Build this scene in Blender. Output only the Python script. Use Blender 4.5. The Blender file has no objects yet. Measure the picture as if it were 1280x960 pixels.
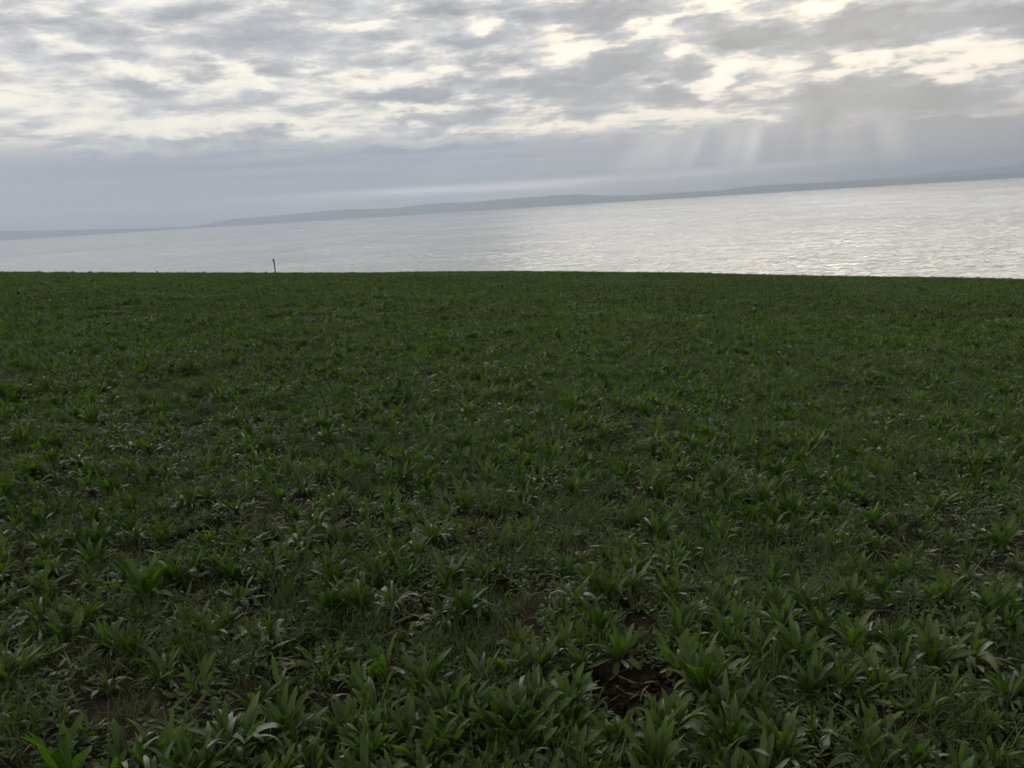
import bpy, math, random
import numpy as np
from mathutils import Matrix, Vector
C = bpy.context.scene.collection
SC = bpy.context.scene
rng = np.random.default_rng(7)
random.seed(7)

# ------------------------------------------------------------------ camera
EYE = 1.6
FPX = 1035.0                       # focal length in pixels of a 1280-wide frame
ROLL = math.radians(3.53)
PITCH = math.radians(12.14)
R0 = np.array([1., 0, 0]); U0 = np.array([0, math.sin(PITCH), math.cos(PITCH)])
FW = np.array([0, math.cos(PITCH), -math.sin(PITCH)])
RT = R0*math.cos(ROLL) - U0*math.sin(ROLL)
UP = R0*math.sin(ROLL) + U0*math.cos(ROLL)

def ray(px, py):
    d = RT*(px-640)/FPX + UP*(480-py)/FPX + FW
    return d/np.linalg.norm(d)
def p2uv(px, py):                  # direction as azimuth, elevation in degrees
    d = ray(px, py)
    return math.degrees(math.atan2(d[0], d[1])), math.degrees(math.asin(d[2]))

cam = bpy.data.cameras.new('camera'); co = bpy.data.objects.new('camera', cam); C.objects.link(co)
cam.sensor_width = 36; cam.lens = 36*FPX/1280
cam.clip_start = 0.05; cam.clip_end = 120000
M = Matrix([[RT[0], UP[0], -FW[0], 0], [RT[1], UP[1], -FW[1], 0], [RT[2], UP[2], -FW[2], EYE], [0, 0, 0, 1]])
co.matrix_world = M
SC.camera = co

# ------------------------------------------------------------------ node helpers
class NT:
    def __init__(s, tree): s.t = tree; s.t.nodes.clear()
    def n(s, typ, props=None, **inp):
        nd = s.t.nodes.new(typ)
        for k, v in (props or {}).items(): setattr(nd, k, v)
        for k, v in inp.items():
            key = int(k[1:]) if k[0] == 'i' and k[1:].isdigit() else k.replace('_', ' ')
            s.set(nd.inputs[key], v)
        return nd
    def set(s, sock, v):
        if hasattr(v, 'bl_idname') and hasattr(v, 'is_output'): s.t.links.new(v, sock)
        elif hasattr(v, 'outputs'): s.t.links.new(v.outputs[0], sock)
        else: sock.default_value = v
    def m(s, op, a, b=0.0, c=0.0, clamp=False):
        nd = s.t.nodes.new('ShaderNodeMath'); nd.operation = op; nd.use_clamp = clamp
        s.set(nd.inputs[0], a); s.set(nd.inputs[1], b); s.set(nd.inputs[2], c)
        return nd.outputs[0]
    def ss(s, x, lo, hi, tl=0.0, th=1.0):
        nd = s.t.nodes.new('ShaderNodeMapRange'); nd.interpolation_type = 'SMOOTHSTEP'
        s.set(nd.inputs['Value'], x); s.set(nd.inputs['From Min'], lo); s.set(nd.inputs['From Max'], hi)
        s.set(nd.inputs['To Min'], tl); s.set(nd.inputs['To Max'], th)
        return nd.outputs[0]
    def mix(s, f, a, b, mode='MIX'):
        nd = s.t.nodes.new('ShaderNodeMix'); nd.data_type = 'RGBA'; nd.blend_type = mode
        s.set(nd.inputs[0], f)
        for k, v in ((6, a), (7, b)):
            s.set(nd.inputs[k], tuple(v)+(1.0,) if isinstance(v, (tuple, list)) and len(v) == 3 else v)
        return nd.outputs[2]
    def xyz(s, x, y, z=0.0):
        nd = s.t.nodes.new('ShaderNodeCombineXYZ')
        for k, v in enumerate((x, y, z)): s.set(nd.inputs[k], v)
        return nd.outputs[0]
    def noise(s, vec, scale, detail=4, rough=0.55, dist=0.0, out=0, dims='3D'):
        nd = s.t.nodes.new('ShaderNodeTexNoise'); nd.noise_dimensions = dims
        if dims == '1D': s.set(nd.inputs['W'], vec)
        else: s.set(nd.inputs['Vector'], vec)
        s.set(nd.inputs['Scale'], scale); s.set(nd.inputs['Detail'], detail)
        s.set(nd.inputs['Roughness'], rough); s.set(nd.inputs['Distortion'], dist)
        return nd.outputs[out]

def mat(name):
    m = bpy.data.materials.new(name); m.use_nodes = True
    return m, NT(m.node_tree)

# ------------------------------------------------------------------ world: cloudy sky
SUN_AZ, SUN_EL = 21.0, 18.5
def build_world():
    w = bpy.data.worlds.new('World'); SC.world = w; w.use_nodes = True
    T = NT(w.node_tree)
    gen = T.n('ShaderNodeTexCoord').outputs['Generated']
    nrm = T.n('ShaderNodeVectorMath', {'operation': 'NORMALIZE'}, i0=gen).outputs[0]
    sep = T.n('ShaderNodeSeparateXYZ', None, i0=nrm)
    x, y, z = sep.outputs
    u = T.m('MULTIPLY', T.m('ARCTAN2', x, y), 57.29578)
    v = T.m('MULTIPLY', T.m('ARCSINE', z), 57.29578)
    # cloud sheet coordinates: flattened towards the horizon as a real layer is
    h = T.m('ADD', T.m('MAXIMUM', z, 0.0), 0.07)
    q = T.xyz(T.m('DIVIDE', x, h), T.m('DIVIDE', y, h))
    wn = T.noise(T.xyz(T.m('MULTIPLY', u, .22), T.m('MULTIPLY', v, .5)), 1.0, 6, 0.62, out=1)
    ws = T.n('ShaderNodeVectorMath', {'operation': 'SUBTRACT'}, i0=wn, i1=(0.5, 0.5, 0.5)).outputs[0]
    wv = T.n('ShaderNodeVectorMath', {'operation': 'MULTIPLY'}, i0=ws, i1=(8.0, 3.6, 0)).outputs[0]
    uv = T.n('ShaderNodeVectorMath', {'operation': 'ADD'}, i0=T.xyz(u, v), i1=wv).outputs[0]
    # cloud gaps and thick clumps of this sky (px,py, half width, half height, tilt, amount)
    B = [
     (50,55,60,9,-12,.35),(185,92,75,9,-13,.55),(310,97,62,8,-16,.75),(378,81,18,9,0,.6),(450,100,60,10,8,.6),(550,90,60,11,5,.7),
     (590,33,24,11,0,.6),(465,30,32,10,10,.4),(90,150,210,42,3,.30),(425,158,130,10,3,.55),(515,132,45,7,4,.6),(570,170,60,7,4,.4),
     (220,152,90,10,3,.45),(715,65,44,17,0,.8),(825,27,66,11,16,.75),(1010,17,70,13,8,.75),(855,57,18,9,5,.6),(940,82,66,22,5,.95),
     (890,106,28,12,10,.7),(950,122,30,12,5,.7),(1090,85,85,13,8,.9),(1215,78,85,17,4,.95),(810,95,24,8,5,.55),(700,152,105,10,4,.8),
     (835,167,26,6,5,.4),(950,150,32,6,4,.6),(880,150,46,7,5,.6),(1205,145,60,6,5,.55),(1060,150,40,5,5,.4),(330,140,110,16,5,.30),
     (640,140,60,8,4,.5),(20,120,60,25,0,.25),(900,5,50,8,10,.3),
     (115,47,60,14,-6,-.5),(325,42,100,22,-3,-.55),(30,72,40,8,-8,-.3),(525,113,52,11,4,-.8),(570,147,32,7,3,-.7),(520,146,30,6,3,-.6),
     (220,175,48,7,3,-.6),(310,174,80,8,4,-.6),(175,108,66,8,-6,-.35),(595,53,50,13,6,-.5),(500,62,60,10,6,-.35),(530,6,80,10,4,-.5),
     (770,80,66,19,6,-.8),(855,83,42,12,5,-.7),(1040,45,110,22,8,-.85),(1230,28,80,28,6,-.8),(1100,25,70,18,10,-.6),(1040,113,100,19,8,-.85),
     (1165,118,120,16,6,-.8),(940,105,36,5,8,-.5),(800,114,50,14,6,-.6),(1140,77,30,5,5,-.5),(715,14,80,15,4,-.6),(660,76,36,12,5,-.5),
     (690,116,72,13,4,-.65),(740,135,60,8,4,-.4),(250,20,90,14,-4,-.35),(950,35,40,16,10,-.6),(1130,140,60,6,5,-.3),(640,110,50,8,4,-.4),
    ]
    acc = 0.0
    for (px, py, hw, hh, rot, amt) in B:
        uu, vv = p2uv(px, py)
        k = 57.29578/FPX*1.75
        mp = T.n('ShaderNodeMapping', {'vector_type': 'TEXTURE'}, Vector=uv, Location=(uu, vv, 0),
                 Rotation=(0, 0, math.radians(rot)-ROLL), Scale=(hw*k, hh*k, 1))
        g = T.n('ShaderNodeTexGradient', {'gradient_type': 'QUADRATIC_SPHERE'}, Vector=mp.outputs[0])
        acc = T.m('MULTIPLY_ADD', g.outputs[1], (amt*1.3 if hw < 60 else amt*1.1), acc)
    # free noise carries the rest of the sky
    qs = T.n('ShaderNodeVectorMath', {'operation': 'MULTIPLY'}, i0=q, i1=(0.8, 1.0, 1)).outputs[0]
    big = T.noise(qs, 0.9, 3, 0.5, 0.3)
    det = T.noise(qs, 3.4, 9, 0.62, 0.25)
    fine = T.noise(T.n('ShaderNodeVectorMath', {'operation': 'MULTIPLY'}, i0=T.xyz(u, T.m('ADD', v, T.m('MULTIPLY', u, -0.03))), i1=(0.26, 0.95, 1)).outputs[0], 1.0, 9, 0.62, 0.25)
    N = T.m('ADD', T.m('MULTIPLY', T.m('SUBTRACT', det, 0.5), 1.5), T.m('MULTIPLY', T.m('SUBTRACT', big, 0.5), 0.8))
    N = T.m('ADD', N, T.m('MULTIPLY', T.m('SUBTRACT', fine, 0.5), 2.7))
    D = T.m('ADD', N, acc)
    # distance from the sun
    du = T.m('MULTIPLY', T.m('SUBTRACT', u, SUN_AZ), 0.95)
    dv = T.m('SUBTRACT', v, SUN_EL)
    ang = T.m('SQRT', T.m('ADD', T.m('MULTIPLY', du, du), T.m('MULTIPLY', dv, dv)))
    near = T.ss(ang, 42.0, 5.0)
    gap = T.ss(D, -0.10, 0.48)
    gap2 = T.ss(D, 0.26, 0.8)
    dark = T.ss(D, 0.12, -0.62)
    greycol = T.mix(near, (.70, .69, .68), (.56, .56, .565))
    thick = T.mix(near, (.46, .465, .475), (.335, .352, .37))
    brt = T.mix(near, (1.07, 1.01, .89), (1.14, 1.03, .85))
    hot = T.mix(near, (1.22, 1.14, .95), (1.35, 1.22, 1.02))
    col = T.mix(dark, greycol, thick)
    soft = T.noise(T.n('ShaderNodeVectorMath', {'operation': 'MULTIPLY'}, i0=uv, i1=(0.20, 0.62, 1)).outputs[0], 1.0, 5, .55)
    tone = T.n('ShaderNodeVectorMath', {'operation': 'SCALE'}, i0=col); T.set(tone.inputs['Scale'], T.ss(soft, .3, .7, .84, 1.16)); col = tone.outputs[0]
    col = T.mix(gap, col, brt)
    col = T.mix(gap2, col, hot)
    # deep bank low over the water, upper edge torn by the same noise
    top = T.m('ADD', T.m('ADD', 4.35, T.m('MULTIPLY', u, -0.02)), T.m('MULTIPLY', N, 1.4))
    bank = T.ss(T.m('SUBTRACT', top, v), -0.35, 0.75)
    strk = T.noise(T.xyz(T.m('MULTIPLY', u, 0.045), T.m('MULTIPLY', v, 1.3)), 1.0, 5, 0.55, 0.3)
    bankcol = T.mix(T.ss(strk, 0.3, 0.7), (.26, .31, .41), (.41, .44, .50))
    bankcol = T.mix(T.ss(u, 10, 32), bankcol, (.31, .32, .355))
    bankcol = T.mix(T.m('MULTIPLY', T.ss(u, -18, -34), 0.55), bankcol, (.50, .52, .54))
    lowcol = T.mix(T.ss(u, -22, -4), (.56, .575, .59), T.mix(T.ss(strk, 0.35, 0.65), (1.0, .96, .93), (3.0, 2.75, 2.4)))
    lowcol = T.mix(T.ss(u, 15, 26), lowcol, (.28, .295, .345))
    low = T.ss(T.m('ADD', v, T.m('MULTIPLY', strk, 0.5)), 2.05, 1.45)
    bankcol = T.mix(low, bankcol, lowcol)
    col = T.mix(bank, col, bankcol)
    # sunbeams under the cloud: planes that fan out from the sun
    th = T.m('MULTIPLY', T.m('ARCTAN2', du, T.m('MULTIPLY', dv, -1.0)), 57.29578)
    beams = T.m('MULTIPLY', T.ss(T.noise(th, 0.13, 1, 0.5, dims='1D'), 0.42, 0.75), T.ss(th, 30, -10, .16, .36))
    def theta(px, py):
        a, b = p2uv(px, py)
        return math.degrees(math.atan2((a-SUN_AZ)*0.95, SUN_EL-b))
    for (px, py, wd, am) in [(933,205,2.8,.8),(903,215,3.6,.42),(812,200,5.5,.55),(860,205,2.0,.2),(560,208,3.0,.28),(1122,185,4.0,.25),(1010,190,2.5,.2)]:
        t0 = theta(px, py)
        d = T.m('ABSOLUTE', T.m('SUBTRACT', th, t0))
        beams = T.m('ADD', beams, T.m('MULTIPLY', T.ss(d, wd, 0.0), am))
    fade = T.m('MULTIPLY', T.ss(v, 4.7, 3.0), T.ss(v, -0.8, 0.6))
    fade = T.m('MULTIPLY', fade, T.ss(T.m('ABSOLUTE', th), 75, 25))
    beams = T.m('MULTIPLY', beams, fade)
    col = T.mix(T.m('MULTIPLY', beams, 0.9, clamp=True), col, (1.0, .975, .93))
    # the thin cloud that veils the sun, above the picture
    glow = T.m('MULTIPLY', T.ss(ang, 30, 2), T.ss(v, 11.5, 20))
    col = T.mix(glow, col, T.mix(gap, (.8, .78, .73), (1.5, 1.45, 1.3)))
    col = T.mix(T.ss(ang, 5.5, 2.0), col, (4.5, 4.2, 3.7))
    upper = T.m('MULTIPLY', T.ss(v, 12.2, 21, 1.0, T.ss(u, -8, 18, 5.4, 1.35)), T.m('MULTIPLY', T.ss(v, 30, 52, 1.0, 0.26), T.ss(T.m('ABSOLUTE', u), 45, 95, 1.0, 0.42)))   # unseen sky scaled: dimmed overhead and behind to darken field, boosted ahead for sea
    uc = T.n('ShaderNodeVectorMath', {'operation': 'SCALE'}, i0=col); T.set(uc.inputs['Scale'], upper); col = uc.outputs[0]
    sky = T.n('ShaderNodeTexSky', {'sky_type': 'NISHITA', 'sun_disc': False, 'sun_elevation': math.radians(SUN_EL),
                                   'sun_rotation': math.radians(SUN_AZ)})
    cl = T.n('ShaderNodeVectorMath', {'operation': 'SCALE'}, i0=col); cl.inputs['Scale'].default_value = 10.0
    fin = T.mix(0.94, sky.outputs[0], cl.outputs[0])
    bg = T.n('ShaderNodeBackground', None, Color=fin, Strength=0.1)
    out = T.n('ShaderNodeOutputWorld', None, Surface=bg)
    w.cycles.sampling_method = 'MANUAL'; w.cycles.sample_map_resolution = 512
build_world()

sun = bpy.data.lights.new('sun', 'SUN'); so = bpy.data.objects.new('sun', sun); C.objects.link(so)
sun.energy = 0.5; sun.angle = math.radians(45); sun.color = (1, .93, .8)
a, e = math.radians(SUN_AZ), math.radians(SUN_EL)
sd = Vector((math.sin(a)*math.cos(e), math.cos(a)*math.cos(e), math.sin(e)))
so.rotation_euler = sd.to_track_quat('Z', 'Y').to_euler()

# ------------------------------------------------------------------ small helpers
def tag(o, label=None, cat=None, group=None, kind=None):
    for k, v in (('label', label), ('category', cat), ('group', group), ('kind', kind)):
        if v: o[k] = v
    return o
def mesh_np(name, V, F, mats, uv=None, mi=None, smooth=True):
    me = bpy.data.meshes.new(name)
    V = np.asarray(V, np.float32); F = np.asarray(F, np.int32)
    me.vertices.add(len(V)); me.vertices.foreach_set('co', V.ravel())
    k = F.shape[1]
    me.loops.add(F.size); me.loops.foreach_set('vertex_index', F.ravel())
    me.polygons.add(len(F)); me.polygons.foreach_set('loop_start', np.arange(len(F), dtype=np.int32)*k)
    for m in mats: me.materials.append(m)
    if mi is not None: me.polygons.foreach_set('material_index', np.asarray(mi, np.int32))
    me.polygons.foreach_set('use_smooth', np.full(len(F), smooth))
    if uv is not None:
        l = me.uv_layers.new(name='UVMap'); l.data.foreach_set('uv', np.asarray(uv, np.float32)[F.ravel()].ravel())
    me.update(calc_edges=True)
    return me
def link(name, me, parent=None):
    o = bpy.data.objects.new(name, me); C.objects.link(o)
    if parent: o.parent = parent
    return o
def grid_faces(n, m, wrap=False):
    i = np.arange(n-1)[:, None]; j = np.arange(m if wrap else m-1)[None, :]
    a = i*m+j; b = i*m+(j+1) % m
    return np.stack([a, b, b+m, a+m], -1).reshape(-1, 4)
_TAB = {}
def vnoise(x, y, seed=0):                     # cheap smooth value noise
    if seed not in _TAB: _TAB[seed] = np.random.default_rng(seed).random((256, 256))
    tab = _TAB[seed]
    xi = np.floor(x).astype(int); yi = np.floor(y).astype(int); fx = x-xi; fy = y-yi
    fx = fx*fx*(3-2*fx); fy = fy*fy*(3-2*fy)
    g = lambda a, b: tab[a & 255, b & 255]
    return (g(xi, yi)*(1-fx)+g(xi+1, yi)*fx)*(1-fy)+(g(xi, yi+1)*(1-fx)+g(xi+1, yi+1)*fx)*fy - .5

# ------------------------------------------------------------------ field terrain
EDGE_R = 62.0
KC = 2*EYE/EDGE_R**2
edge_px = [(-500,341), (0,343), (150,343), (330,343), (480,342.5), (560,341.5), (640,341), (720,341), (850,343), (960,345), (1080,347.5), (1280,351), (1800,361)]
ea, et = [], []
for px in range(-400, 1700, 20):
    py = np.interp(px, [p[0] for p in edge_px], [p[1] for p in edge_px])
    d = ray(px, py); ea.append(math.atan2(d[0], d[1])); et.append(-d[2]/math.hypot(d[0], d[1]) - 2*EYE/EDGE_R)
ea, et = np.array(ea), np.array(et)
sel = np.abs(ea) < .62
AB = np.linalg.lstsq(np.stack([np.cos(ea[sel]), np.sin(ea[sel])], 1), et[sel], rcond=None)[0]
res = et - AB[0]*np.cos(ea) - AB[1]*np.sin(ea)
# bare soil openings in the near cover: px, py, radius in metres
def hit(px, py):
    d = ray(px, py); o = np.array([0, 0, EYE]); t = 1.5
    for _ in range(60):
        p = o + d*t; g = float(G(np.array([p[0]]), np.array([p[1]]), False)[0])
        t += (p[2]-g)/max(.15, -d[2]+.02)*0.8
    return o + d*t
def G(x, y, fine=True):
    r = np.hypot(x, y); az = np.arctan2(x, y)
    w = np.clip((1.1-np.abs(az))/.4, 0, 1)
    s = AB[0]*np.cos(az) + AB[1]*np.sin(az) + np.interp(az, ea, res)*w
    z = -s*r - KC*r*r/2
    far = np.clip(r-110, 0, None)
    z = z - 0.0016*far**2*(r > 110)
    z = z + vnoise(x/7+50, y/7+50, 3)*.10*np.clip(r/20, 0, 1)
    if fine:
        z = z + vnoise(x*1.6+9, y*1.6+9, 4)*.06 + vnoise(x*5+70, y*5+30, 5)*.03
        k = np.clip(1-r/14, 0, 1)
        z = z + (vnoise(x*14, y*14, 6)*.022 + vnoise(x*31, y*31, 8)*.012)*k
    return np.maximum(z, -75)
SOIL = [(518,775,.09,'narrow'),(370,838,.10,''),(785,868,.15,''),(762,890,.13,''),(822,862,.11,''),(640,742,.06,''),(325,745,.06,''),(690,735,.06,''),
        (770,765,.06,'')]
SOILP = [(hit(px, py), r) for px, py, r, _ in SOIL]
def soilness(x, y):   # ragged openings
    s = np.zeros_like(x)
    for p, r in SOILP:
        d = np.hypot(x-p[0], (y-p[1])*.8)/r + vnoise(x*9, y*9, 12)*.7 + vnoise(x*23, y*23, 13)*.5
        s = np.maximum(s, np.clip((1.25-d)/.35, 0, 1))
    return s

def m_soil():
    m, T = mat('field_soil')
    pos = T.n('ShaderNodeNewGeometry').outputs['Position']
    n1 = T.noise(pos, 6, 6, 0.6); n2 = T.noise(pos, 45, 5, 0.65); n3 = T.noise(pos, .5, 4, .6)
    soil = T.mix(T.ss(n1, .3, .7), (.011, .009, .006), (.030, .022, .015))
    soil = T.mix(T.ss(n2, .55, .75), soil, (.07, .053, .039))
    litter = T.mix(T.ss(n1, .35, .6), (.008, .014, .004), (.016, .023, .007))
    d = T.n('ShaderNodeVectorMath', {'operation': 'LENGTH'}, i0=pos).outputs['Value']
    col = T.mix(T.ss(T.m('ADD', T.ss(d, 3.0, 7), T.m('SUBTRACT', n3, .5)), .25, .75), soil, litter)
    bmp = T.n('ShaderNodeBump', None, Strength=.9, Distance=.02, Height=T.m('ADD', n2, T.m('MULTIPLY', n1, 1.5)))
    b = T.n('ShaderNodeBsdfPrincipled', None, Base_Color=col, Roughness=.9, Normal=bmp)
    b.inputs['Specular IOR Level'].default_value = .04
    T.n('ShaderNodeOutputMaterial', None, Surface=b)
    return m
def build_field():
    rr = [0.0]; r = .35
    while r < 420: rr.append(r); r *= 1.028
    rr = np.array(rr)
    front = np.radians(np.arange(-48, 48, .28)); back = np.radians(np.arange(48, 312, 3.0))
    az = np.concatenate([front, back]); m = len(az)
    X = rr[:, None]*np.sin(az); Y = rr[:, None]*np.cos(az)
    Z = G(X, Y) - .03*soilness(X, Y)
    V = np.stack([X, Y, Z], -1).reshape(-1, 3)
    o = link('field', mesh_np('field', V, grid_faces(len(rr), m, True), [m_soil()]))
    tag(o, 'sloping coastal field of dark soil falling to the sea', 'field', kind='structure')
build_field()

# ------------------------------------------------------------------ sea, mud flat, far shore
SEA = -45.0
WAVE = .58
def m_water(name, flat=False):
    m, T = mat(name)
    pos = T.n('ShaderNodeNewGeometry').outputs['Position']
    st = T.n('ShaderNodeMapping', None, Vector=pos, Rotation=(0, 0, math.radians(12)), Scale=(.38, 1.0, 1))
    big = T.noise(pos, .0016, 4, .6)
    gust = T.noise(pos, .0045, 4, .6, .4)
    sp = T.n('ShaderNodeSeparateXYZ', None, i0=pos); azw = T.m('MULTIPLY', T.m('ARCTAN2', sp.outputs[0], sp.outputs[1]), 57.29578); dw = T.n('ShaderNodeVectorMath', {'operation': 'LENGTH'}, i0=pos).outputs['Value']
    chop = T.m('MULTIPLY', T.ss(T.m('ADD', azw, T.m('MULTIPLY', gust, 8)), 19, 27), T.ss(T.m('ADD', dw, T.m('MULTIPLY', gust, 3000)), 3300, 5600))
    amp = T.m('ADD', T.ss(gust, .3, .7, .55, 1.35), T.m('MULTIPLY', chop, 2.8))
    # slopes of the waves, from swell to chop, straight from noise so that they hold at any distance
    acc = None
    for sc_, am in ((.09, .34), (.34, .8), (1.1, .75)) if not flat else ((.05, .12), (.4, .12)):
        c = T.noise(st, sc_, 2, .5, out=1)
        c = T.n('ShaderNodeVectorMath', {'operation': 'SUBTRACT'}, i0=c, i1=(.5, .5, .5)).outputs[0]
        c = T.n('ShaderNodeVectorMath', {'operation': 'MULTIPLY'}, i0=c, i1=(am*.6, am*WAVE, 0)).outputs[0]
        acc = c if acc is None else T.n('ShaderNodeVectorMath', {'operation': 'ADD'}, i0=acc, i1=c).outputs[0]
    av = T.n('ShaderNodeVectorMath', {'operation': 'SCALE'}, i0=acc); T.set(av.inputs['Scale'], amp)
    bmp = T.n('ShaderNodeVectorMath', {'operation': 'NORMALIZE'}, i0=T.n('ShaderNodeVectorMath', {'operation': 'ADD'}, i0=av.outputs[0], i1=(0, 0, 1)).outputs[0]).outputs[0]
    rough = .16 if flat else T.ss(big, .35, .65, .08, .14)
    b = T.n('ShaderNodeBsdfPrincipled', None, Base_Color=(.17, .155, .13, 1) if flat else (.26, .25, .215, 1), Roughness=rough, IOR=1.45, Normal=bmp)
    T.n('ShaderNodeOutputMaterial', None, Surface=b)
    return m
def build_sea():
    xs = np.linspace(-34000, 34000, 35); ys = np.concatenate([np.linspace(-2000, 3000, 11), np.linspace(4500, 36000, 16)])
    X, Y = np.meshgrid(xs, ys)
    V = np.stack([X, Y, np.full_like(X, SEA)], -1).reshape(-1, 3)
    o = link('sea', mesh_np('sea', V, grid_faces(len(ys), len(xs)), [m_water('sea_water')]))
    tag(o, 'calm silver grey sea under the cloudy sky', 'sea', kind='structure')
    # wet flat: a low bank barely above the water on the left
    pts = []
    for px, py in [(-250,338.5), (-120,331), (0,322.3), (60,318), (120,312.5), (180,307.5), (240,302.5), (290,298), (340,291.5), (390,286.5)]:
        d = ray(px, py); t = (SEA+.6-EYE)/d[2]; pts.append(np.array([0, 0, EYE])+d*t)
    near = np.array(pts); n = len(near)
    az = np.arctan2(near[:, 0], near[:, 1])
    rows = []
    rn = np.hypot(near[:, 0], near[:, 1])
    rf = np.full(n, 12500.); rf[-1] = rn[-1]+60; rf[-2] = max(rn[-2]+900, 9500)
    az2 = np.linspace(az[0], az[-1], 160); rn2 = np.interp(az2, az, rn); rf2 = np.interp(az2, az, rf)
    rn2 = rn2*(1+.02*vnoise(az2*90+10, az2*0+3, 21)+.01*vnoise(az2*300+10, az2*0+3, 22))
    zz = [-.4, 1.3, 1.4, 1.4, 1.2, .8, -.3]; tt = [0, .0012, .02, .15, .5, .95, 1]
    for t, z in zip(tt, zz):
        r = rn2+(rf2-rn2)*t
        rows.append(np.stack([r*np.sin(az2), r*np.cos(az2), np.full_like(r, SEA+z)], -1))
    V = np.concatenate(rows)
    o = link('mud_flat', mesh_np('mud_flat', V, grid_faces(len(tt), 160), [m_water('wet_mud', True)]))
    tag(o, 'smooth wet tidal flat along the far left shore', 'tidal flat', kind='structure')
build_sea()

def build_ridge(name, prof, D0, DP, label, seed, lo, hi):
    ua = np.array([math.atan2(ray(*p)[0], ray(*p)[1]) for p in prof])
    ue = np.array([ray(*p)[2]/math.hypot(ray(*p)[0], ray(*p)[1]) for p in prof])
    az = np.linspace(lo, hi, 700); n = len(az)
    el = np.interp(az, ua, ue)
    el = el + (vnoise(az*160+40, az*0+seed, seed)*.00055 + vnoise(az*420+40, az*0+seed, seed+1)*.0003)*np.clip(el/.004, 0.1, 1)
    H = EYE + el*DP - SEA
    H = np.clip(H, 3, 470-SEA)
    rows = []
    shore = D0 + 250*vnoise(az*60+5, az*0+1, seed+2)*2 + 120*vnoise(az*240+5, az*0+1, seed+3)
    for k, t in enumerate(np.concatenate([np.linspace(0, 1, 14), np.linspace(1.2, 2.2, 6)])):
        r = shore + (DP-shore)*t if t <= 1 else DP + (t-1)*(DP-D0)
        f = (t**1.25) if t <= 1 else max(0, 1-(t-1)/1.2)**1.2
        f = f + (.14*np.sin(t*math.pi) if t < 1 else 0)*vnoise(az*90+t*7, az*0+t*9, seed+4)*2
        z = SEA - 2 + (H+2)*f
        rows.append(np.stack([r*np.sin(az), r*np.cos(az), z], -1))
    m, T = mat(name+'_land')
    pos = T.n('ShaderNodeNewGeometry').outputs['Position']
    n1 = T.noise(pos, .0035, 5, .6); n2 = T.noise(pos, .012, 3, .6)
    col = T.mix(T.ss(n1, .35, .65), (.035, .05, .025), (.085, .10, .05))
    col = T.mix(T.ss(n2, .55, .7), col, (.02, .028, .018))
    b = T.n('ShaderNodeBsdfPrincipled', None, Base_Color=col, Roughness=.95)
    b.inputs['Specular IOR Level'].default_value = .1
    T.n('ShaderNodeOutputMaterial', None, Surface=b)
    V = np.concatenate(rows)
    o = link(name, mesh_np(name, V, grid_faces(len(rows), n), [m]))
    tag(o, label, 'hills', kind='structure')
prof1 = [(-400,315),(-150,299),(0,289),(60,288),(130,286.5),(190,285),(230,283.5),(255,281),(275,276.5),(295,273.5),(330,270.5),(380,266),(430,261.5),(470,261),(500,259.5),
         (540,254.5),(565,253),(590,253),(620,249.5),(640,248),(680,245),(720,242.5),(760,244.5),(800,244),(850,240.5),(900,238),(930,233.5),(960,231),
         (1000,229.5),(1060,227),(1120,224),(1180,221),(1240,217.5),(1280,215),(1450,206),(1700,195)]
prof2 = [(700,262),(850,247),(960,236),(985,232.5),(1035,228),(1085,224),(1150,218),(1210,212.5),(1280,205.5),(1380,197),(1500,192),(1750,184)]
build_ridge('hills', prof1, 13600, 15600, 'low blue grey hills along the far shore', 31, -.78, .78)
build_ridge('mountains', prof2, 18600, 21000, 'faint taller ridge fading behind the far shore', 41, .1, .78)

def build_haze():
    x0, x1, y0, y1, z0, z1 = -32000, 32000, -2500, 31000, -76.5, 490
    V = [(x, y, z) for z in (z0, z1) for y in (y0, y1) for x in (x0, x1)]
    F = [(0, 2, 3, 1), (4, 5, 7, 6), (0, 1, 5, 4), (2, 6, 7, 3), (0, 4, 6, 2), (1, 3, 7, 5)]
    m, T = mat('haze_air')
    v = T.n('ShaderNodeVolumePrincipled'); v.inputs['Color'].default_value = (.66, .745, .885, 1)
    v.inputs['Density'].default_value = HAZE_DENSITY; v.inputs['Anisotropy'].default_value = .35
    T.n('ShaderNodeOutputMaterial', None, Volume=v)
    o = link('haze', mesh_np('haze', V, F, [m], smooth=False))
    tag(o, 'thin pale sea haze between the field and the far shore', 'haze', kind='stuff')
HAZE_DENSITY = 1.12e-4
build_haze()

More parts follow.
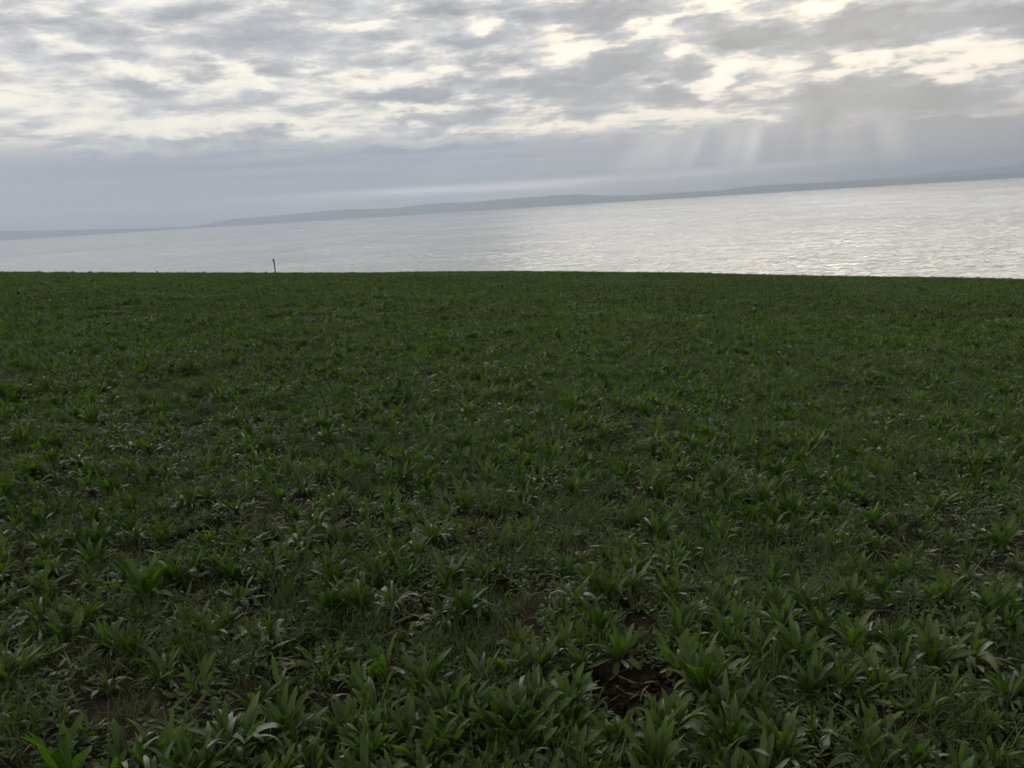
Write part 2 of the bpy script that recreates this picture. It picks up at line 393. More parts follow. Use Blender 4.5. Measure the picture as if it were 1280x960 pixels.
# ------------------------------------------------------------------ plant materials
def m_leaf(name, c1, c2, tip, trans=.25, sheen_rough=.38, spec=.14):
    m, T = mat(name)
    geo = T.n('ShaderNodeNewGeometry'); pos = geo.outputs['Position']
    oi = T.n('ShaderNodeObjectInfo').outputs['Random']
    uv = T.n('ShaderNodeUVMap'); s = T.n('ShaderNodeSeparateXYZ', None, i0=uv.outputs[0])
    ux, uy = s.outputs[0], s.outputs[1]
    ri = geo.outputs['Random Per Island']
    big = T.noise(pos, .42, 4, .62); mid = T.noise(pos, 2.2, 4, .6); fine = T.noise(pos, 38, 4, .6)
    f = T.m('ADD', T.m('MULTIPLY', oi, .6), T.m('ADD', T.m('MULTIPLY', ri, .5), T.m('MULTIPLY', T.m('SUBTRACT', fine, .5), .6)), clamp=True)
    col = T.mix(f, c1, c2)
    col = T.mix(T.m('MULTIPLY', T.ss(big, .5, .72), .55), col, (.080, .090, .014))       # yellowing, tired areas of the field
    col = T.mix(T.m('MULTIPLY', T.ss(mid, .56, .72), .35), col, (.020, .066, .010))
    drift = T.noise(pos, .085, 3, .6)
    dv = T.n('ShaderNodeVectorMath', {'operation': 'SCALE'}, i0=col); T.set(dv.inputs['Scale'], T.ss(drift, .3, .7, .78, 1.2)); col = dv.outputs[0]
    # pale midrib and dry tips
    rib = T.ss(T.m('ABSOLUTE', T.m('SUBTRACT', ux, .5)), .07, .015)
    col = T.mix(T.m('MULTIPLY', rib, .35), col, (.11, .14, .06))
    dry = T.ss(T.m('ADD', T.m('ADD', uy, T.m('MULTIPLY', ri, .16)), T.m('MULTIPLY', fine, .14)), 1.05, 1.2)
    col = T.mix(T.m('MULTIPLY', dry, .8), col, tip)
    old = T.ss(ri, .95, .985)
    col = T.mix(T.m('MULTIPLY', old, .75), col, (.125, .12, .034))
    spot = T.ss(T.noise(pos, 120, 3, .6), .66, .72)
    col = T.mix(T.m('MULTIPLY', spot, .6), col, (.05, .036, .015))
    vein = T.ss(T.m('ABSOLUTE', T.m('SINE', T.m('MULTIPLY', ux, 22))), .25, .0)
    col = T.mix(T.m('MULTIPLY', vein, .16), col, (.12, .15, .05))
    # underside paler, downy
    col = T.mix(T.m('MULTIPLY', geo.outputs['Backfacing'], .4), col, (.09, .108, .062))
    bmp = T.n('ShaderNodeBump', None, Strength=.35, Distance=.004, Height=T.m('ADD', T.noise(T.xyz(T.m('MULTIPLY', ux, 7), T.m('MULTIPLY', uy, 10), ri), 1.0, 3, .6), fine))
    b = T.n('ShaderNodeBsdfPrincipled', None, Base_Color=col, Roughness=T.ss(fine, .3, .7, sheen_rough-.06, sheen_rough+.14), Normal=bmp)
    b.inputs['Specular IOR Level'].default_value = spec
    tr = T.n('ShaderNodeBsdfTranslucent', None, Color=T.mix(1.0, col, (1.25, 1.5, .55), 'MULTIPLY'))
    ms = T.n('ShaderNodeMixShader', None, i0=trans, i1=b, i2=tr)
    T.n('ShaderNodeOutputMaterial', None, Surface=ms)
    return m
ML = m_leaf('leaf_green', (.012, .042, .003), (.094, .164, .016), (.20, .17, .08), spec=.16, sheen_rough=.36)
MY = m_leaf('leaf_light_green', (.045, .110, .008), (.085, .155, .018), (.20, .175, .075), .35, spec=.08)
MP = m_leaf('leaf_limp_pale', (.075, .11, .034), (.19, .22, .11), (.28, .25, .155), .15, .36, .45)
MD = m_leaf('leaf_withered', (.14, .115, .055), (.30, .26, .15), (.24, .20, .12), .2, .5, .2)
MG = m_leaf('grass_green', (.016, .056, .003), (.052, .108, .010), (.12, .11, .045), .25, .5, .06)
MT = m_leaf('grass_straw', (.08, .076, .028), (.19, .17, .09), (.18, .155, .09), .2, .5, .12)
MS = m_leaf('leaf_small', (.010, .040, .003), (.036, .085, .010), (.06, .085, .02), .2, .6, .05)
MATS = [ML, MY, MP, MD, MG, MT, MS]
I_ML, I_MY, I_MP, I_MD, I_MG, I_MT, I_MS = range(7)

# ------------------------------------------------------------------ leaf and plant geometry
class MB:
    def __init__(s): s.V = []; s.F = []; s.U = []; s.M = []; s.n = 0
    def add(s, V, F, U, mi):
        s.V.append(V); s.F.append(F+s.n); s.U.append(U); s.M.append(np.full(len(F), mi)); s.n += len(V)
    def mesh(s, name):
        return mesh_np(name, np.concatenate(s.V), np.concatenate(s.F), MATS, np.concatenate(s.U), np.concatenate(s.M))
def leaf(mb, base, az, L, W, inc, droop, mi, seg=9, fold=.35, teeth=0, wave=.15, shape='strap', twist=0., r=rng, cols=3, curl=0.):
    """one leaf blade along a bending spine; inc = start angle above the ground, droop = total bend (radians)"""
    t = np.linspace(0, 1, seg+1)
    bend = inc - droop*(t**1.7)
    ds = L/seg
    hx = np.concatenate([[0], np.cumsum(np.cos(bend[:-1])*ds)]); hz = np.concatenate([[0], np.cumsum(np.sin(bend[:-1])*ds)])
    if shape == 'strap': w = np.interp(t, [0, .12, .35, .62, .85, .95, 1], [.22, .32, .70, 1, .80, .48, .08])
    elif shape == 'paddle': w = np.interp(t, [0, .15, .3, .5, .7, .88, .96, 1], [.14, .17, .38, .85, 1, .78, .42, .06])
    elif shape == 'lance': w = np.interp(t, [0, .2, .45, .7, .9, 1], [.25, .6, 1, .75, .32, .03])
    else: w = np.interp(t, [0, .2, .6, 1], [.8, 1, .8, .04])
    w = w*W*.43*(1+r.normal(0, .07, seg+1))
    if teeth: w = w*np.where(np.arange(seg+1) % 2 == 0, 1.0, .42)*np.where(t > .93, .4, 1)+.002
    sw = r.normal(0, .12)*L*t**2                      # sideways sweep
    V = []; U = []
    ph = r.uniform(0, 6.28)
    tw = twist*t
    ca, sa = math.cos(az), math.sin(az)
    for c in range(cols):
        a = (c/(cols-1)-.5)*2 if cols > 1 else 0
        # local side vector rotated by twist around the spine; fold lifts the edges along the blade normal
        up = fold*abs(a)*w + wave*w*np.sin(t*9+ph+a*2.2)*abs(a) - curl*w*a*a*t
        side = a*w
        nx, nz = -np.sin(bend), np.cos(bend)
        s2 = side*np.cos(tw)-up*np.sin(tw); u2 = side*np.sin(tw)+up*np.cos(tw)
        lx = hx+nx*u2; lz = hz+nz*u2; ly = sw+s2
        V.append(np.stack([base[0]+lx*ca-ly*sa, base[1]+lx*sa+ly*ca, np.maximum(base[2]+lz, .004+.004*abs(a))], -1))
        U.append(np.stack([np.full_like(t, c/(cols-1) if cols > 1 else .5), t], -1))
    V = np.concatenate(V); U = np.concatenate(U)
    n = seg+1
    F = []
    for c in range(cols-1):
        i = np.arange(seg)+c*n
        F.append(np.stack([i, i+n, i+n+1, i+1], -1))
    mb.add(V, np.concatenate(F), U, mi)

def plant(kind, r):
    mb = MB(); U = r.uniform
    def ring(n, inc, droop, L, W, mi, shape='strap', teeth=0, rad=.018, seg=9, **kw):
        a0 = U(0, 6.28)
        for k in range(n):
            az = a0+k*2.39996+U(-.8, .8)
            rr = rad*U(.3, 1.2)
            leaf(mb, (rr*math.cos(az), rr*math.sin(az), 0), az, U(*L), U(*W), U(*inc), U(*droop), mi if not isinstance(mi, tuple) else mi[int(U(0, len(mi)))],
                 seg=seg, fold=U(.1, .6), teeth=teeth, wave=U(.08, .5), shape=shape, twist=r.normal(0, .5), r=r, **kw)
    pale = (I_MP, I_MP, I_MD)
    if kind == 'upright':
        ring(int(U(15, 23)), (.9, 1.54), (.05, 1.25), (.09, .19), (.020, .037), (I_ML, I_ML, I_ML, I_MY))
        ring(int(U(6, 10)), (.7, 1.2), (.8, 2.2), (.08, .16), (.015, .029), (I_ML, I_ML, I_MP))
        ring(int(U(2, 5)), (.7, 1.4), (1.2, 3.4), (.08, .15), (.005, .010), pale, 'lance')
        ring(int(U(4, 7)), (.15, .6), (.2, .9), (.06, .12), (.016, .028), (I_ML, I_ML, I_MP))
    elif kind == 'drooping':
        ring(int(U(6, 9)), (1.0, 1.4), (.2, 1.0), (.09, .17), (.020, .036), I_ML)
        ring(int(U(10, 15)), (.8, 1.35), (1.9, 3.3), (.10, .18), (.016, .032), (I_ML, I_MP, I_MP, I_ML), curl=.5)
        ring(int(U(5, 9)), (.1, .7), (.4, 1.3), (.08, .14), (.013, .026), (I_MP, I_ML))
        ring(int(U(4, 8)), (.6, 1.4), (1.5, 3.6), (.09, .17), (.005, .011), pale, 'lance')
    elif kind == 'paddle':
        ring(int(U(5, 8)), (.9, 1.45), (.15, .8), (.12, .20), (.030, .044), (I_MY, I_ML, I_MY), 'paddle')
        ring(int(U(5, 8)), (.4, .9), (.4, 1.6), (.09, .16), (.024, .04), (I_ML, I_MY, I_MP), 'paddle')
    elif kind == 'toothed':
        ring(int(U(10, 15)), (.12, .6), (.1, .6), (.10, .18), (.028, .044), (I_ML, I_ML, I_MP), 'lance', 1, seg=15)
        ring(int(U(5, 8)), (.7, 1.3), (.3, 1.0), (.07, .12), (.02, .032), (I_ML, I_MY), 'lance', 1, seg=13)
    else:  # mixed
        ring(int(U(7, 11)), (.9, 1.45), (.2, 1.1), (.08, .17), (.018, .036), (I_ML, I_ML, I_MY))
        ring(int(U(8, 12)), (.4, 1.1), (.5, 2.4), (.07, .15), (.018, .034), (I_ML, I_ML, I_MP), 'lance')
        ring(int(U(4, 7)), (.05, .4), (.0, .6), (.08, .14), (.014, .026), (I_MP, I_ML), 'lance', 1, seg=13)
        ring(int(U(4, 7)), (.5, 1.4), (1.0, 3.4), (.08, .16), (.005, .010), pale, 'lance')
    return mb
def withered(r):
    mb = MB(); az = r.uniform(0, 6.28)
    leaf(mb, (.02*math.cos(az), .02*math.sin(az), .004), az, r.uniform(.08, .17), r.uniform(.009, .022), r.uniform(.2, 1.25), r.uniform(.6, 2.4), I_MD, seg=8,
         twist=r.normal(0, 1.4), wave=.4, fold=.6, r=r, shape='lance')
    return mb.mesh('withered_leaf')

KINDS = ['upright', 'drooping', 'paddle', 'toothed', 'mixed']
KW = [.33, .24, .05, .11, .27]
TEMPL = {k: [] for k in KINDS}
for k in KINDS:
    for i in range(5):
        r = np.random.default_rng(100+KINDS.index(k)*10+i)
        mb = plant(k, r)
        TEMPL[k].append((mb, mb.mesh('leafy_plant'), [withered(r) for _ in range(int(r.integers(1, 4)))]))

# ------------------------------------------------------------------ individual plants near the camera
ADJ = {'upright': 'upright strap leaved plant', 'drooping': 'plant with pale arching leaves', 'paddle': 'bright paddle leaved plant',
       'toothed': 'flat toothed rosette', 'mixed': 'loose sprawling leafy plant'}
plants = []
def in_frame(p, mx=30):
    d = np.array([p[0], p[1], p[2]+.05-EYE]); f = d@FW
    if f <= .1: return False
    X = 640+FPX*(d@RT)/f; Y = 480-FPX*(d@UP)/f
    return -mx < X < 1280+mx and Y < 960+45
def put_plant(x, y, kind, ti, rot, scl, label=None, group=None):
    mb, me, wi = TEMPL[kind][ti]
    z = float(G(np.array([x]), np.array([y]))[0])
    o = link('toothed_rosette' if kind == 'toothed' else 'leafy_plant', me)
    o.location = (x, y, z-.004); o.rotation_euler = (random.uniform(-.12, .12), random.uniform(-.12, .12), rot); o.scale = (scl,)*3
    for w in wi:
        c = link('withered_leaf', w, o)
    tag(o, label, 'plant', group)
    plants.append(dict(o=o, x=x, y=y, kind=kind, s=scl, hero=bool(label)))
    return o
HERO = [  # px, py of the base, kind, scale, label
 (165,822,'upright',1.0,'upright leaf clump well to the left of the left bare soil patch'),
 (455,768,'upright',1.05,'upright leaf clump directly left of the narrow bare soil strip'),
 (492,764,'drooping',.95,'plant with arching pale leaves leaning over the narrow bare soil strip'),
 (775,826,'paddle',1.0,'plant with broad upright paddle leaves directly above the largest bare soil patch'),
 (655,836,'toothed',1.0,'star shaped toothed rosette between the narrow soil strip and the largest soil patch'),
 (585,772,'drooping',1.05,'plant with arching pale leaves on the right side of the narrow soil strip'),
 (530,868,'upright',1.25,'large upright leaf clump in front of the narrow bare soil strip'),
 (470,892,'upright',1.1,'upright leaf clump near the bottom edge, between the left soil patch and narrow strip'),
 (700,888,'toothed',1.0,'toothed star shaped rosette on the left side of the largest bare soil patch'),
 (610,908,'paddle',.95,'low paddle leaved plant near the middle of the bottom edge'),
 (75,952,'paddle',1.05,'paddle leaved plant in the bottom left corner'),
 (250,868,'paddle',.8,'small paddle leaved plant beside and left of the left bare soil patch'),
 (400,828,'toothed',1.1,'flat toothed rosette on the right of the left bare soil patch'),
 (320,822,'toothed',.9,'flat toothed rosette behind and left of the left bare soil patch'),
 (300,945,'drooping',1.3,'very large clump with arching pale leaves near the bottom edge at left'),
 (880,870,'upright',1.35,'largest upright leaf clump, on the right bank of the largest bare soil patch'),
 (1165,842,'upright',1.15,'large upright leaf clump beside the arching clump near the right edge'),
 (1210,840,'drooping',1.25,'very large clump of arching pale leaves near the right edge'),
 (965,835,'upright',1.0,'medium upright leaf clump left of a wider clump, right of the largest soil patch'),
 (1000,835,'upright',1.2,'wide upright leaf clump midway between the largest soil patch and the right edge'),
 (180,745,'upright',1.3,'tall upright leaf clump at left, far behind the left bare soil patch'),
 (545,680,'drooping',1.2,'large arching pale leaved clump far behind the narrow bare soil strip'),
 (490,712,'mixed',1.1,'bushy clump of upright and sprawling leaves behind the narrow bare soil strip'),
 (560,730,'upright',1.0,'upright leaf clump behind and right of the narrow bare soil strip'),
 (720,760,'drooping',1.0,'plant with arching pale leaves behind and left of the largest bare soil patch'),
 (840,925,'drooping',1.2,'large arching pale leaved clump in front of the largest bare soil patch'),
 (920,955,'upright',1.1,'upright leaf clump at the bottom edge, right of the largest bare soil patch'),
 (50,775,'drooping',1.0,'plant with arching pale leaves at the far left edge of the near field'),
]
for i, (px, py, kind, s, lab) in enumerate(HERO):
    p = hit(px, py); lab = lab.replace('MY ', '')
    put_plant(p[0], p[1], kind, i % 5, random.uniform(0, 6.28), s*.88, lab)
pts = [(q['x'], q['y']) for q in plants]
cand = []
for _ in range(60000):
    y = random.uniform(1.6, 7.2); x = random.uniform(-.72, .72)*y
    cand.append((x, y))
cand = [c for c in cand if in_frame((c[0], c[1], float(-c[1]*AB[0]-c[0]*AB[1])), 25)]
CX = np.array(cand); okc = soilness(CX[:, 0], CX[:, 1]) < .25; mds = .115 - .09*vnoise(CX[:, 0]*1.3+200, CX[:, 1]*1.3+200, 55)
cells = {}
for a, b in pts: cells.setdefault((int(a//.2), int(b//.2)), []).append((a, b))
STONE = hit(1031, 946)
for (x, y), ok, md in zip(cand, okc, mds):
    if not ok or (abs(x-STONE[0]*y/STONE[1]) < .11 and -.32 < y-STONE[1] < .1): continue
    md -= .05*random.random(); ci, cj = int(x//.2), int(y//.2)
    if any((x-a)**2+(y-b)**2 < md*md for di in (-1, 0, 1) for dj in (-1, 0, 1) for a, b in cells.get((ci+di, cj+dj), ())): continue
    pts.append((x, y)); cells.setdefault((ci, cj), []).append((x, y))
hero_n = len(plants)
rest = sorted(pts[hero_n:], key=lambda c: math.hypot(*c))
keep, extra_pts = rest[:300-hero_n], rest[300-hero_n:]
EDGE_D = math.hypot(*keep[-1])
for (x, y) in keep:
    kind = random.choices(KINDS, KW)[0]
    put_plant(x, y, kind, random.randrange(5), random.uniform(0, 6.28), random.choice((.4, .5, .6, .65, .75, .8, .9, 1.0)))
# labels: beside something one can find, when that names one plant only; else the shared description of its kind
LAND = [(SOILP[0][0], 'the narrow bare soil strip'), (SOILP[1][0], 'the left bare soil patch'), (SOILP[2][0], 'the largest bare soil patch'), (SOILP[5][0], 'the small soil gap in the centre'),
        (SOILP[6][0], 'the small soil gap at left'), (hit(1029, 938), 'the pale stone')]
for lp, lname in LAND:
    for dname, dx, dy in (('just left of', -1, 0), ('just right of', 1, 0), ('just behind', 0, 1), ('just in front of', 0, -1)):
        for kind in KINDS:
            best = None
            for q in plants:
                if q['hero'] or q['kind'] != kind: continue
                vx, vy = q['x']-lp[0], q['y']-lp[1]; d = math.hypot(vx, vy)
                if d < .62 and (vx*dx+vy*dy)/max(d, 1e-6) > .8 and (best is None or d < best[0]): best = (d, q)
            if best:
                best[1]['hero'] = True; best[1]['o']['label'] = ADJ[kind]+' '+dname+' '+lname
GRP = {'upright': 'upright strap leaved plants of the near field', 'drooping': 'pale arching plants of the near field', 'paddle': 'broad leaved plants of the near field',
       'toothed': 'toothed rosettes of the near field', 'mixed': 'loose leafy plants of the near field'}
for q in plants:
    q['o']['group'] = GRP[q['kind']]
    if not q['hero']: q['o']['label'] = ADJ[q['kind']]+' among many alike in the near field'

# ------------------------------------------------------------------ stuff: plants, cover and grass beyond counting
def grass_tuft(r, n=30, rad=.07, L=(.06, .17), W=(.0022, .005), straw=.18, seg=5):
    mb = MB()
    for _ in range(n):
        az = r.uniform(0, 6.28); q = rad*math.sqrt(r.random()); b = r.uniform(0, 6.28)
        leaf(mb, (q*math.cos(b), q*math.sin(b), 0), az, r.uniform(*L), r.uniform(*W), r.uniform(.7, 1.5), r.uniform(.2, 1.9), I_MT if r.random() < straw else I_MG, seg=seg, fold=.2, wave=0, shape='blade', r=r, cols=2)
    return mb
def cover_mat(r, n=46, rad=.11):
    mb = MB()
    for _ in range(n):
        q = rad*math.sqrt(r.random()); b = r.uniform(0, 6.28)
        for k in range(int(r.integers(1, 4))):
            leaf(mb, (q*math.cos(b), q*math.sin(b), r.uniform(.004, .035)), r.uniform(0, 6.28), r.uniform(.014, .042), r.uniform(.009, .02), r.uniform(-.1, .9), r.uniform(0, .9),
                 (I_MS, I_MS, I_ML, I_MG)[int(r.integers(0, 4))], seg=3, fold=.2, wave=.1, shape='lance', r=r, cols=3)
    return mb
def litter(r):
    mb = MB()
    for _ in range(9):
        q = .1*math.sqrt(r.random()); b = r.uniform(0, 6.28)
        leaf(mb, (q*math.cos(b), q*math.sin(b), .012), r.uniform(0, 6.28), r.uniform(.04, .12), r.uniform(.003, .012), r.uniform(0, .5), r.uniform(-.2, 1.0), I_MD if r.random() < .6 else I_MT, seg=5, fold=.5, wave=.3, twist=1, shape='lance', r=r)
    return mb
def merged(items):
    mb = MB()
    for V, F, Uv, Mi in items:
        mb.V.append(V); mb.F.append(F+mb.n); mb.U.append(Uv); mb.M.append(Mi); mb.n += len(V)
    return mb
def as_item(mb, x=0, y=0, s=1., rot=0.):
    V = np.concatenate(mb.V)*s; c, sn = math.cos(rot), math.sin(rot)
    V = np.stack([V[:, 0]*c-V[:, 1]*sn+x, V[:, 0]*sn+V[:, 1]*c+y, V[:, 2]], -1)
    return V, np.concatenate(mb.F), np.concatenate(mb.U), np.concatenate(mb.M)
def far_patch(r, rad=.42, np_=10, ng=10):
    it = []
    for _ in range(np_):
        q = rad*math.sqrt(r.random()); b = r.uniform(0, 6.28); k = random.choices(KINDS, KW)[0]
        it.append(as_item(TEMPL[k][int(r.integers(0, 5))][0], q*math.cos(b), q*math.sin(b), r.uniform(.45, 1.0), r.uniform(0, 6.28)))
    for _ in range(ng):
        q = rad*math.sqrt(r.random()); b = r.uniform(0, 6.28)
        it.append(as_item(grass_tuft(r, 12, .08, W=(.006, .012), seg=3, straw=.12), q*math.cos(b), q*math.sin(b), r.uniform(.8, 1.2)))
    return merged(it)

def scatter(name, tmpls, pts, label, cat, smin, smax):
    """one object: its mesh holds the leaf clumps and the points they are set out on"""
    Vs, Fs, Us, Ms, T_ = [], [], [], [], []; n = 0
    for i, mb in enumerate(tmpls):
        V = np.concatenate(mb.V); Vs.append(V); Fs.append(np.concatenate(mb.F)+n); Us.append(np.concatenate(mb.U)); Ms.append(np.concatenate(mb.M)); T_.append(np.full(len(V), i)); n += len(V)
    P = np.asarray(pts, np.float64); N = len(P)
    Z = G(P[:, 0], P[:, 1])-.006
    Vs.append(np.stack([P[:, 0], P[:, 1], Z], -1)); Us.append(np.zeros((N, 2))); T_.append(np.full(N, -1))
    me = mesh_np(name, np.concatenate(Vs), np.concatenate(Fs), MATS, np.concatenate(Us), np.concatenate(Ms))
    tot = n+N; rs = np.random.default_rng(len(name)+N)
    rot = np.zeros((tot, 3), np.float32); rot[n:, 2] = rs.uniform(0, 6.28, N); rot[n:, :2] = rs.normal(0, .09, (N, 2))
    scl = np.ones(tot, np.float32); scl[n:] = rs.uniform(smin, smax, N)
    for nm, ty, arr, prop in (('clump', 'INT', np.concatenate(T_).astype(np.int32), 'value'), ('turn', 'FLOAT_VECTOR', rot.ravel(), 'vector'),
                              ('size', 'FLOAT', scl, 'value'), ('pick', 'INT', rs.integers(0, len(tmpls), tot).astype(np.int32), 'value')):
        at = me.attributes.new(nm, ty, 'POINT'); at.data.foreach_set(prop, arr)
    o = link(name, me)
    g = bpy.data.node_groups.new(name+'_layout', 'GeometryNodeTree')
    g.interface.new_socket('Geometry', in_out='INPUT', socket_type='NodeSocketGeometry'); g.interface.new_socket('Geometry', in_out='OUTPUT', socket_type='NodeSocketGeometry')
    L = g.links.new; nn = g.nodes.new
    gi, go = nn('NodeGroupInput'), nn('NodeGroupOutput')
    def attr(nm, ty):
        a = nn('GeometryNodeInputNamedAttribute'); a.data_type = ty; a.inputs['Name'].default_value = nm; return a.outputs['Attribute']
    cl = attr('clump', 'INT'); join = nn('GeometryNodeJoinGeometry')
    def sepa(k):
        c = nn('FunctionNodeCompare'); c.data_type = 'INT'; c.operation = 'EQUAL'; L(cl, c.inputs[2]); c.inputs[3].default_value = k
        s = nn('GeometryNodeSeparateGeometry'); s.domain = 'POINT'; L(gi.outputs[0], s.inputs[0]); L(c.outputs[0], s.inputs[1]); return s.outputs[0]
    for k in range(len(tmpls)):
        ti = nn('GeometryNodeGeometryToInstance'); L(sepa(k), ti.inputs[0]); L(ti.outputs[0], join.inputs[0])
    ip = nn('GeometryNodeInstanceOnPoints')
    L(sepa(-1), ip.inputs['Points']); L(join.outputs[0], ip.inputs['Instance']); ip.inputs['Pick Instance'].default_value = True
    L(attr('pick', 'INT'), ip.inputs['Instance Index']); L(attr('size', 'FLOAT'), ip.inputs['Scale'])
    er = nn('FunctionNodeEulerToRotation'); L(attr('turn', 'FLOAT_VECTOR'), er.inputs[0]); L(er.outputs[0], ip.inputs['Rotation'])
    L(ip.outputs[0], go.inputs[0])
    md = o.modifiers.new('layout', 'NODES'); md.node_group = g
    tag(o, label, cat, kind='stuff')
    return o
def ring_points(r0, r1, density, half, seed, soilcut=.4, clumpy=.0):
    r = np.random.default_rng(seed)
    n = int(density*half*(r1*r1-r0*r0))
    R = np.sqrt(r.uniform(r0*r0, r1*r1, n)); A = r.uniform(-half, half, n)
    X, Y = R*np.sin(A), R*np.cos(A)
    ok = soilness(X, Y) < soilcut
    ok &= ~((np.abs(X-STONE[0]*Y/STONE[1]) < .07) & (Y-STONE[1] > -.3) & (Y-STONE[1] < .02))
    if clumpy: ok &= r.random(n) < np.clip(.65+clumpy*3*vnoise(X*.9+30, Y*.9+30, 77), .05, 1)
    return np.stack([X[ok], Y[ok]], -1)
rr_ = np.random.default_rng(500)
allt = [TEMPL[k][i][0] for k in KINDS for i in range(5)]
pick_t = [TEMPL[k][i][0] for k, idx in (('upright', (0, 1, 2, 3)), ('drooping', (0, 1, 2)), ('mixed', (0, 1, 2, 3)), ('toothed', (0, 1)), ('paddle', (0,))) for i in idx]
HALF = .78
# leafy plants beyond the counted ones
pp = ring_points(EDGE_D-.15, 15, 90, HALF, 1, .45, .2)
side = ring_points(.9, EDGE_D+.3, 26, 1.3, 2, .45)
side = np.array([q for q in side if not in_frame((q[0], q[1], float(-q[1]*AB[0]-q[0]*AB[1])), 70)])
scatter('leafy_ground_cover', pick_t, np.concatenate([pp, side]), 'dense leafy plants covering the middle of the field', 'ground cover', .38, .95)
scatter('grass', [grass_tuft(np.random.default_rng(700+i)) for i in range(6)],
        np.concatenate([ring_points(.8, 8, 125, .95, 3, .45, .3), ring_points(8, 15, 62, HALF, 4)]), 'fine dark grass growing between the leafy plants', 'grass', .55, 1.25)
scatter('low_weeds', [cover_mat(np.random.default_rng(800+i)) for i in range(5)],
        np.concatenate([ring_points(.8, 7, 62, .95, 5, .5, .15), ring_points(7, 15, 30, HALF, 6)]), 'small leaved weeds carpeting the soil', 'weeds', .6, 1.3)
scatter('dead_leaves', [litter(np.random.default_rng(900+i)) for i in range(4)], ring_points(.8, 14, 22, .95, 7, 2.0), 'pale dead leaf litter and straw on the soil', 'leaf litter', .6, 1.3)
scatter('field_cover', [far_patch(np.random.default_rng(600+i)) for i in range(5)],
        np.concatenate([ring_points(14.2, 32, 10, HALF, 8), ring_points(32, 82, 6, HALF, 9)]), 'green leafy crop covering the far slope of the field', 'crop', .55, .95)

def clod(r):
    mb = MB(); n, k = 6, 8; th = np.linspace(.05, math.pi-.05, n); ph = np.linspace(0, 2*math.pi, k, endpoint=False)
    for _ in range(4):
        X = np.sin(th)[:, None]*np.cos(ph); Y = np.sin(th)[:, None]*np.sin(ph); Z = np.cos(th)[:, None]*np.ones(k)
        f = 1+r.normal(0, .13, (n, k)); sz = r.uniform(.004, .013)
        V = np.stack([X*f*sz*1.3+r.uniform(-.04, .04), Y*f*sz+r.uniform(-.04, .04), Z*f*sz*.7+sz*.3-.012], -1).reshape(-1, 3)
        F = grid_faces(n, k, True); mb.add(V, F, np.zeros((n*k, 2)), len(MATS)-1)
    return mb
MATS.append(bpy.data.materials['field_soil'])
cl = ring_points(1.2, 7, 400, .75, 11, 9.0); cl = cl[soilness(cl[:, 0], cl[:, 1]) > .2]
scatter('soil_clods', [clod(np.random.default_rng(950+i)) for i in range(4)], cl, 'crumbly dark clods on the bare soil', 'soil', .6, 1.5)

# ------------------------------------------------------------------ post on the skyline, pale stone, buoy
def tube(mb_v, ring_n, path, radii):
    V = []; n = len(path)
    for (p, r) in zip(path, radii):
        for k in range(ring_n):
            a = 2*math.pi*k/ring_n; V.append((p[0]+r*math.cos(a), p[1]+r*math.sin(a), p[2]))
    F = [tuple(x) for x in grid_faces(n, ring_n, True)]
    return V, F
def simple_mat(name, c1, c2, scale, rough=.8):
    m, T = mat(name); pos = T.n('ShaderNodeTexCoord').outputs['Object']
    n = T.noise(pos, scale, 5, .6)
    b = T.n('ShaderNodeBsdfPrincipled', None, Base_Color=T.mix(T.ss(n, .35, .65), c1, c2), Roughness=rough,
            Normal=T.n('ShaderNodeBump', None, Strength=.5, Distance=.01, Height=n))
    T.n('ShaderNodeOutputMaterial', None, Surface=b); return m
def build_post():
    d = ray(344.6, 342.5); az = math.atan2(d[0], d[1]); r = EDGE_R+1.5
    x, y = r*math.sin(az), r*math.cos(az); z = float(G(np.array([x]), np.array([y]))[0])
    root = bpy.data.objects.new('marker_post', None); C.objects.link(root); root.location = (x, y, z); root.rotation_euler = (0, math.radians(-.9), 0)
    tag(root, 'thin weathered dark post standing alone on the skyline of the field', 'post')
    wood = simple_mat('weathered_wood', (.05, .042, .035), (.10, .088, .075), 9)
    hs = np.linspace(-.1, 1.16, 12); rs = np.random.default_rng(3)
    V, F = tube(None, 10, [(rs.normal(0, .003), rs.normal(0, .003), h) for h in hs]+[(0, 0, 1.168)], [.043+rs.normal(0, .0015) for _ in hs]+[.004])
    link('pole', mesh_np('pole', V, F, [wood]), root)
    # marker board fixed to the upper left of the pole
    def box(x0, x1, y0, y1, z0, z1):
        b = .006
        P = [(x, y, z) for z in (z0, z1) for (x, y) in ((x0, y0), (x1, y0), (x1, y1), (x0, y1))]
        return P, [(3, 2, 1, 0), (4, 5, 6, 7), (0, 1, 5, 4), (1, 2, 6, 5), (2, 3, 7, 6), (3, 0, 4, 7)]
    V, F = box(-.062, .046, -.07, -.046, .90, 1.15)
    link('marker_board', mesh_np('marker_board', V, F, [simple_mat('dark_board', (.05, .045, .04), (.085, .075, .065), 14)], smooth=False), root)
build_post()
def blob(name, loc, sx, sy, sz, m, seed):
    n, k = 12, 16; th = np.linspace(0.02, math.pi-.02, n); ph = np.linspace(0, 2*math.pi, k, endpoint=False)
    X = np.sin(th)[:, None]*np.cos(ph); Y = np.sin(th)[:, None]*np.sin(ph); Z = np.cos(th)[:, None]*np.ones(k)
    f = 1+.16*vnoise(X*1.6+40+seed, Y*1.6+40+Z*2, seed)
    V = np.stack([X*sx*f, Y*sy*f, Z*sz*f], -1).reshape(-1, 3)
    o = link(name, mesh_np(name, V, grid_faces(n, k, True), [m])); o.location = loc
    return o
p = STONE
gz = float(G(np.array([p[0]]), np.array([p[1]]))[0])
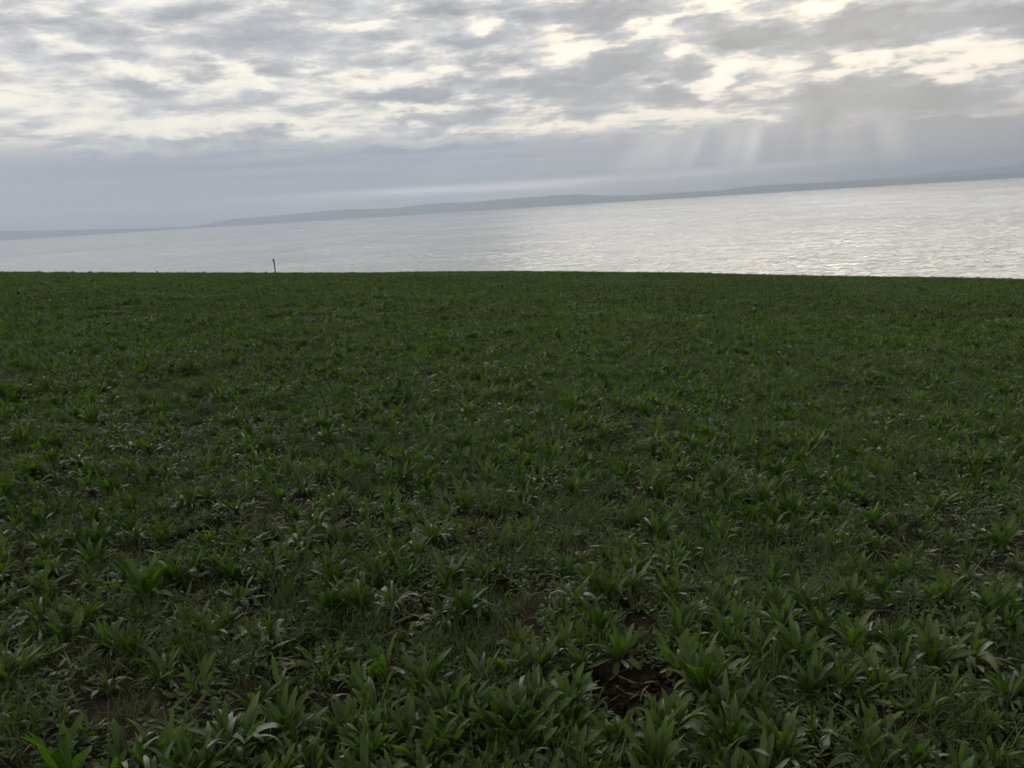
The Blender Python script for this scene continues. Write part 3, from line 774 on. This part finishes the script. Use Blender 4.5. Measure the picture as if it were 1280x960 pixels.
st = blob('stone', (p[0], p[1], gz+.034), 0.0155, .0145, .024, simple_mat('pale_stone', (.42, .40, .33), (.55, .53, .45), 30, .6), 5)
st.rotation_euler = (.2, .25, .4); tag(st, 'small pale cream egg shaped stone in dark grass', 'stone')
SPB = simple_mat('pebble_grey', (.12, .095, .075), (.26, .22, .18), 40, .8)
for i, (px, py, s, lab) in enumerate([(522,776,.010,'tiny grey brown pebble in the narrow bare soil strip'),(806,866,.008,'brown pebble by the right bank of the largest soil patch')]):
    p = hit(px, py); gz = float(G(np.array([p[0]]), np.array([p[1]]))[0])-.03
    o = blob('pebble', (p[0], p[1], gz+s*.5), s*1.5, s*1.2, s, SPB, 60+i); tag(o, lab, 'pebble')
def build_buoy():
    d = ray(1114.3, 240.0); t = (SEA-EYE)/d[2]; p = np.array([0, 0, EYE])+d*t
    s = np.linalg.norm(p)/FPX            # metres per pixel out there
    root = bpy.data.objects.new('channel_buoy', None); C.objects.link(root); root.location = (p[0], p[1], SEA)
    tag(root, 'tiny dark buoy on the bright far water', 'buoy')
    m = simple_mat('buoy_paint', (.03, .03, .03), (.06, .055, .05), 1)
    V, F = tube(None, 12, [(0, 0, -.8), (0, 0, -.7), (0, 0, .6*1), (0, 0, .9)], [.1, 1.4, 1.4, .3]); V = np.array(V)*(s/6)
    link('float', mesh_np('float', V, F, [m]), root)
    V, F = tube(None, 8, [(0, 0, .8), (0, 0, 4), (0, 0, 4.05), (0, 0, 5.6), (0, 0, 5.7)], [.5, .25, .8, .8, .05]); V = np.array(V)*(s/6)
    link('mast', mesh_np('mast', V, F, [m]), root)
build_buoy()

# ------------------------------------------------------------------ render settings
SC.view_settings.view_transform = 'Standard'; SC.view_settings.look = 'None'
SC.view_settings.exposure = 0; SC.view_settings.gamma = 1
cy = SC.cycles
SC.render.engine = 'CYCLES'
cy.max_bounces = 5; cy.diffuse_bounces = 2; cy.glossy_bounces = 2; cy.transmission_bounces = 3; cy.volume_bounces = 0
cy.use_adaptive_sampling = True; cy.adaptive_threshold = .03
cy.use_denoising = True
cy.sample_clamp_indirect = 8
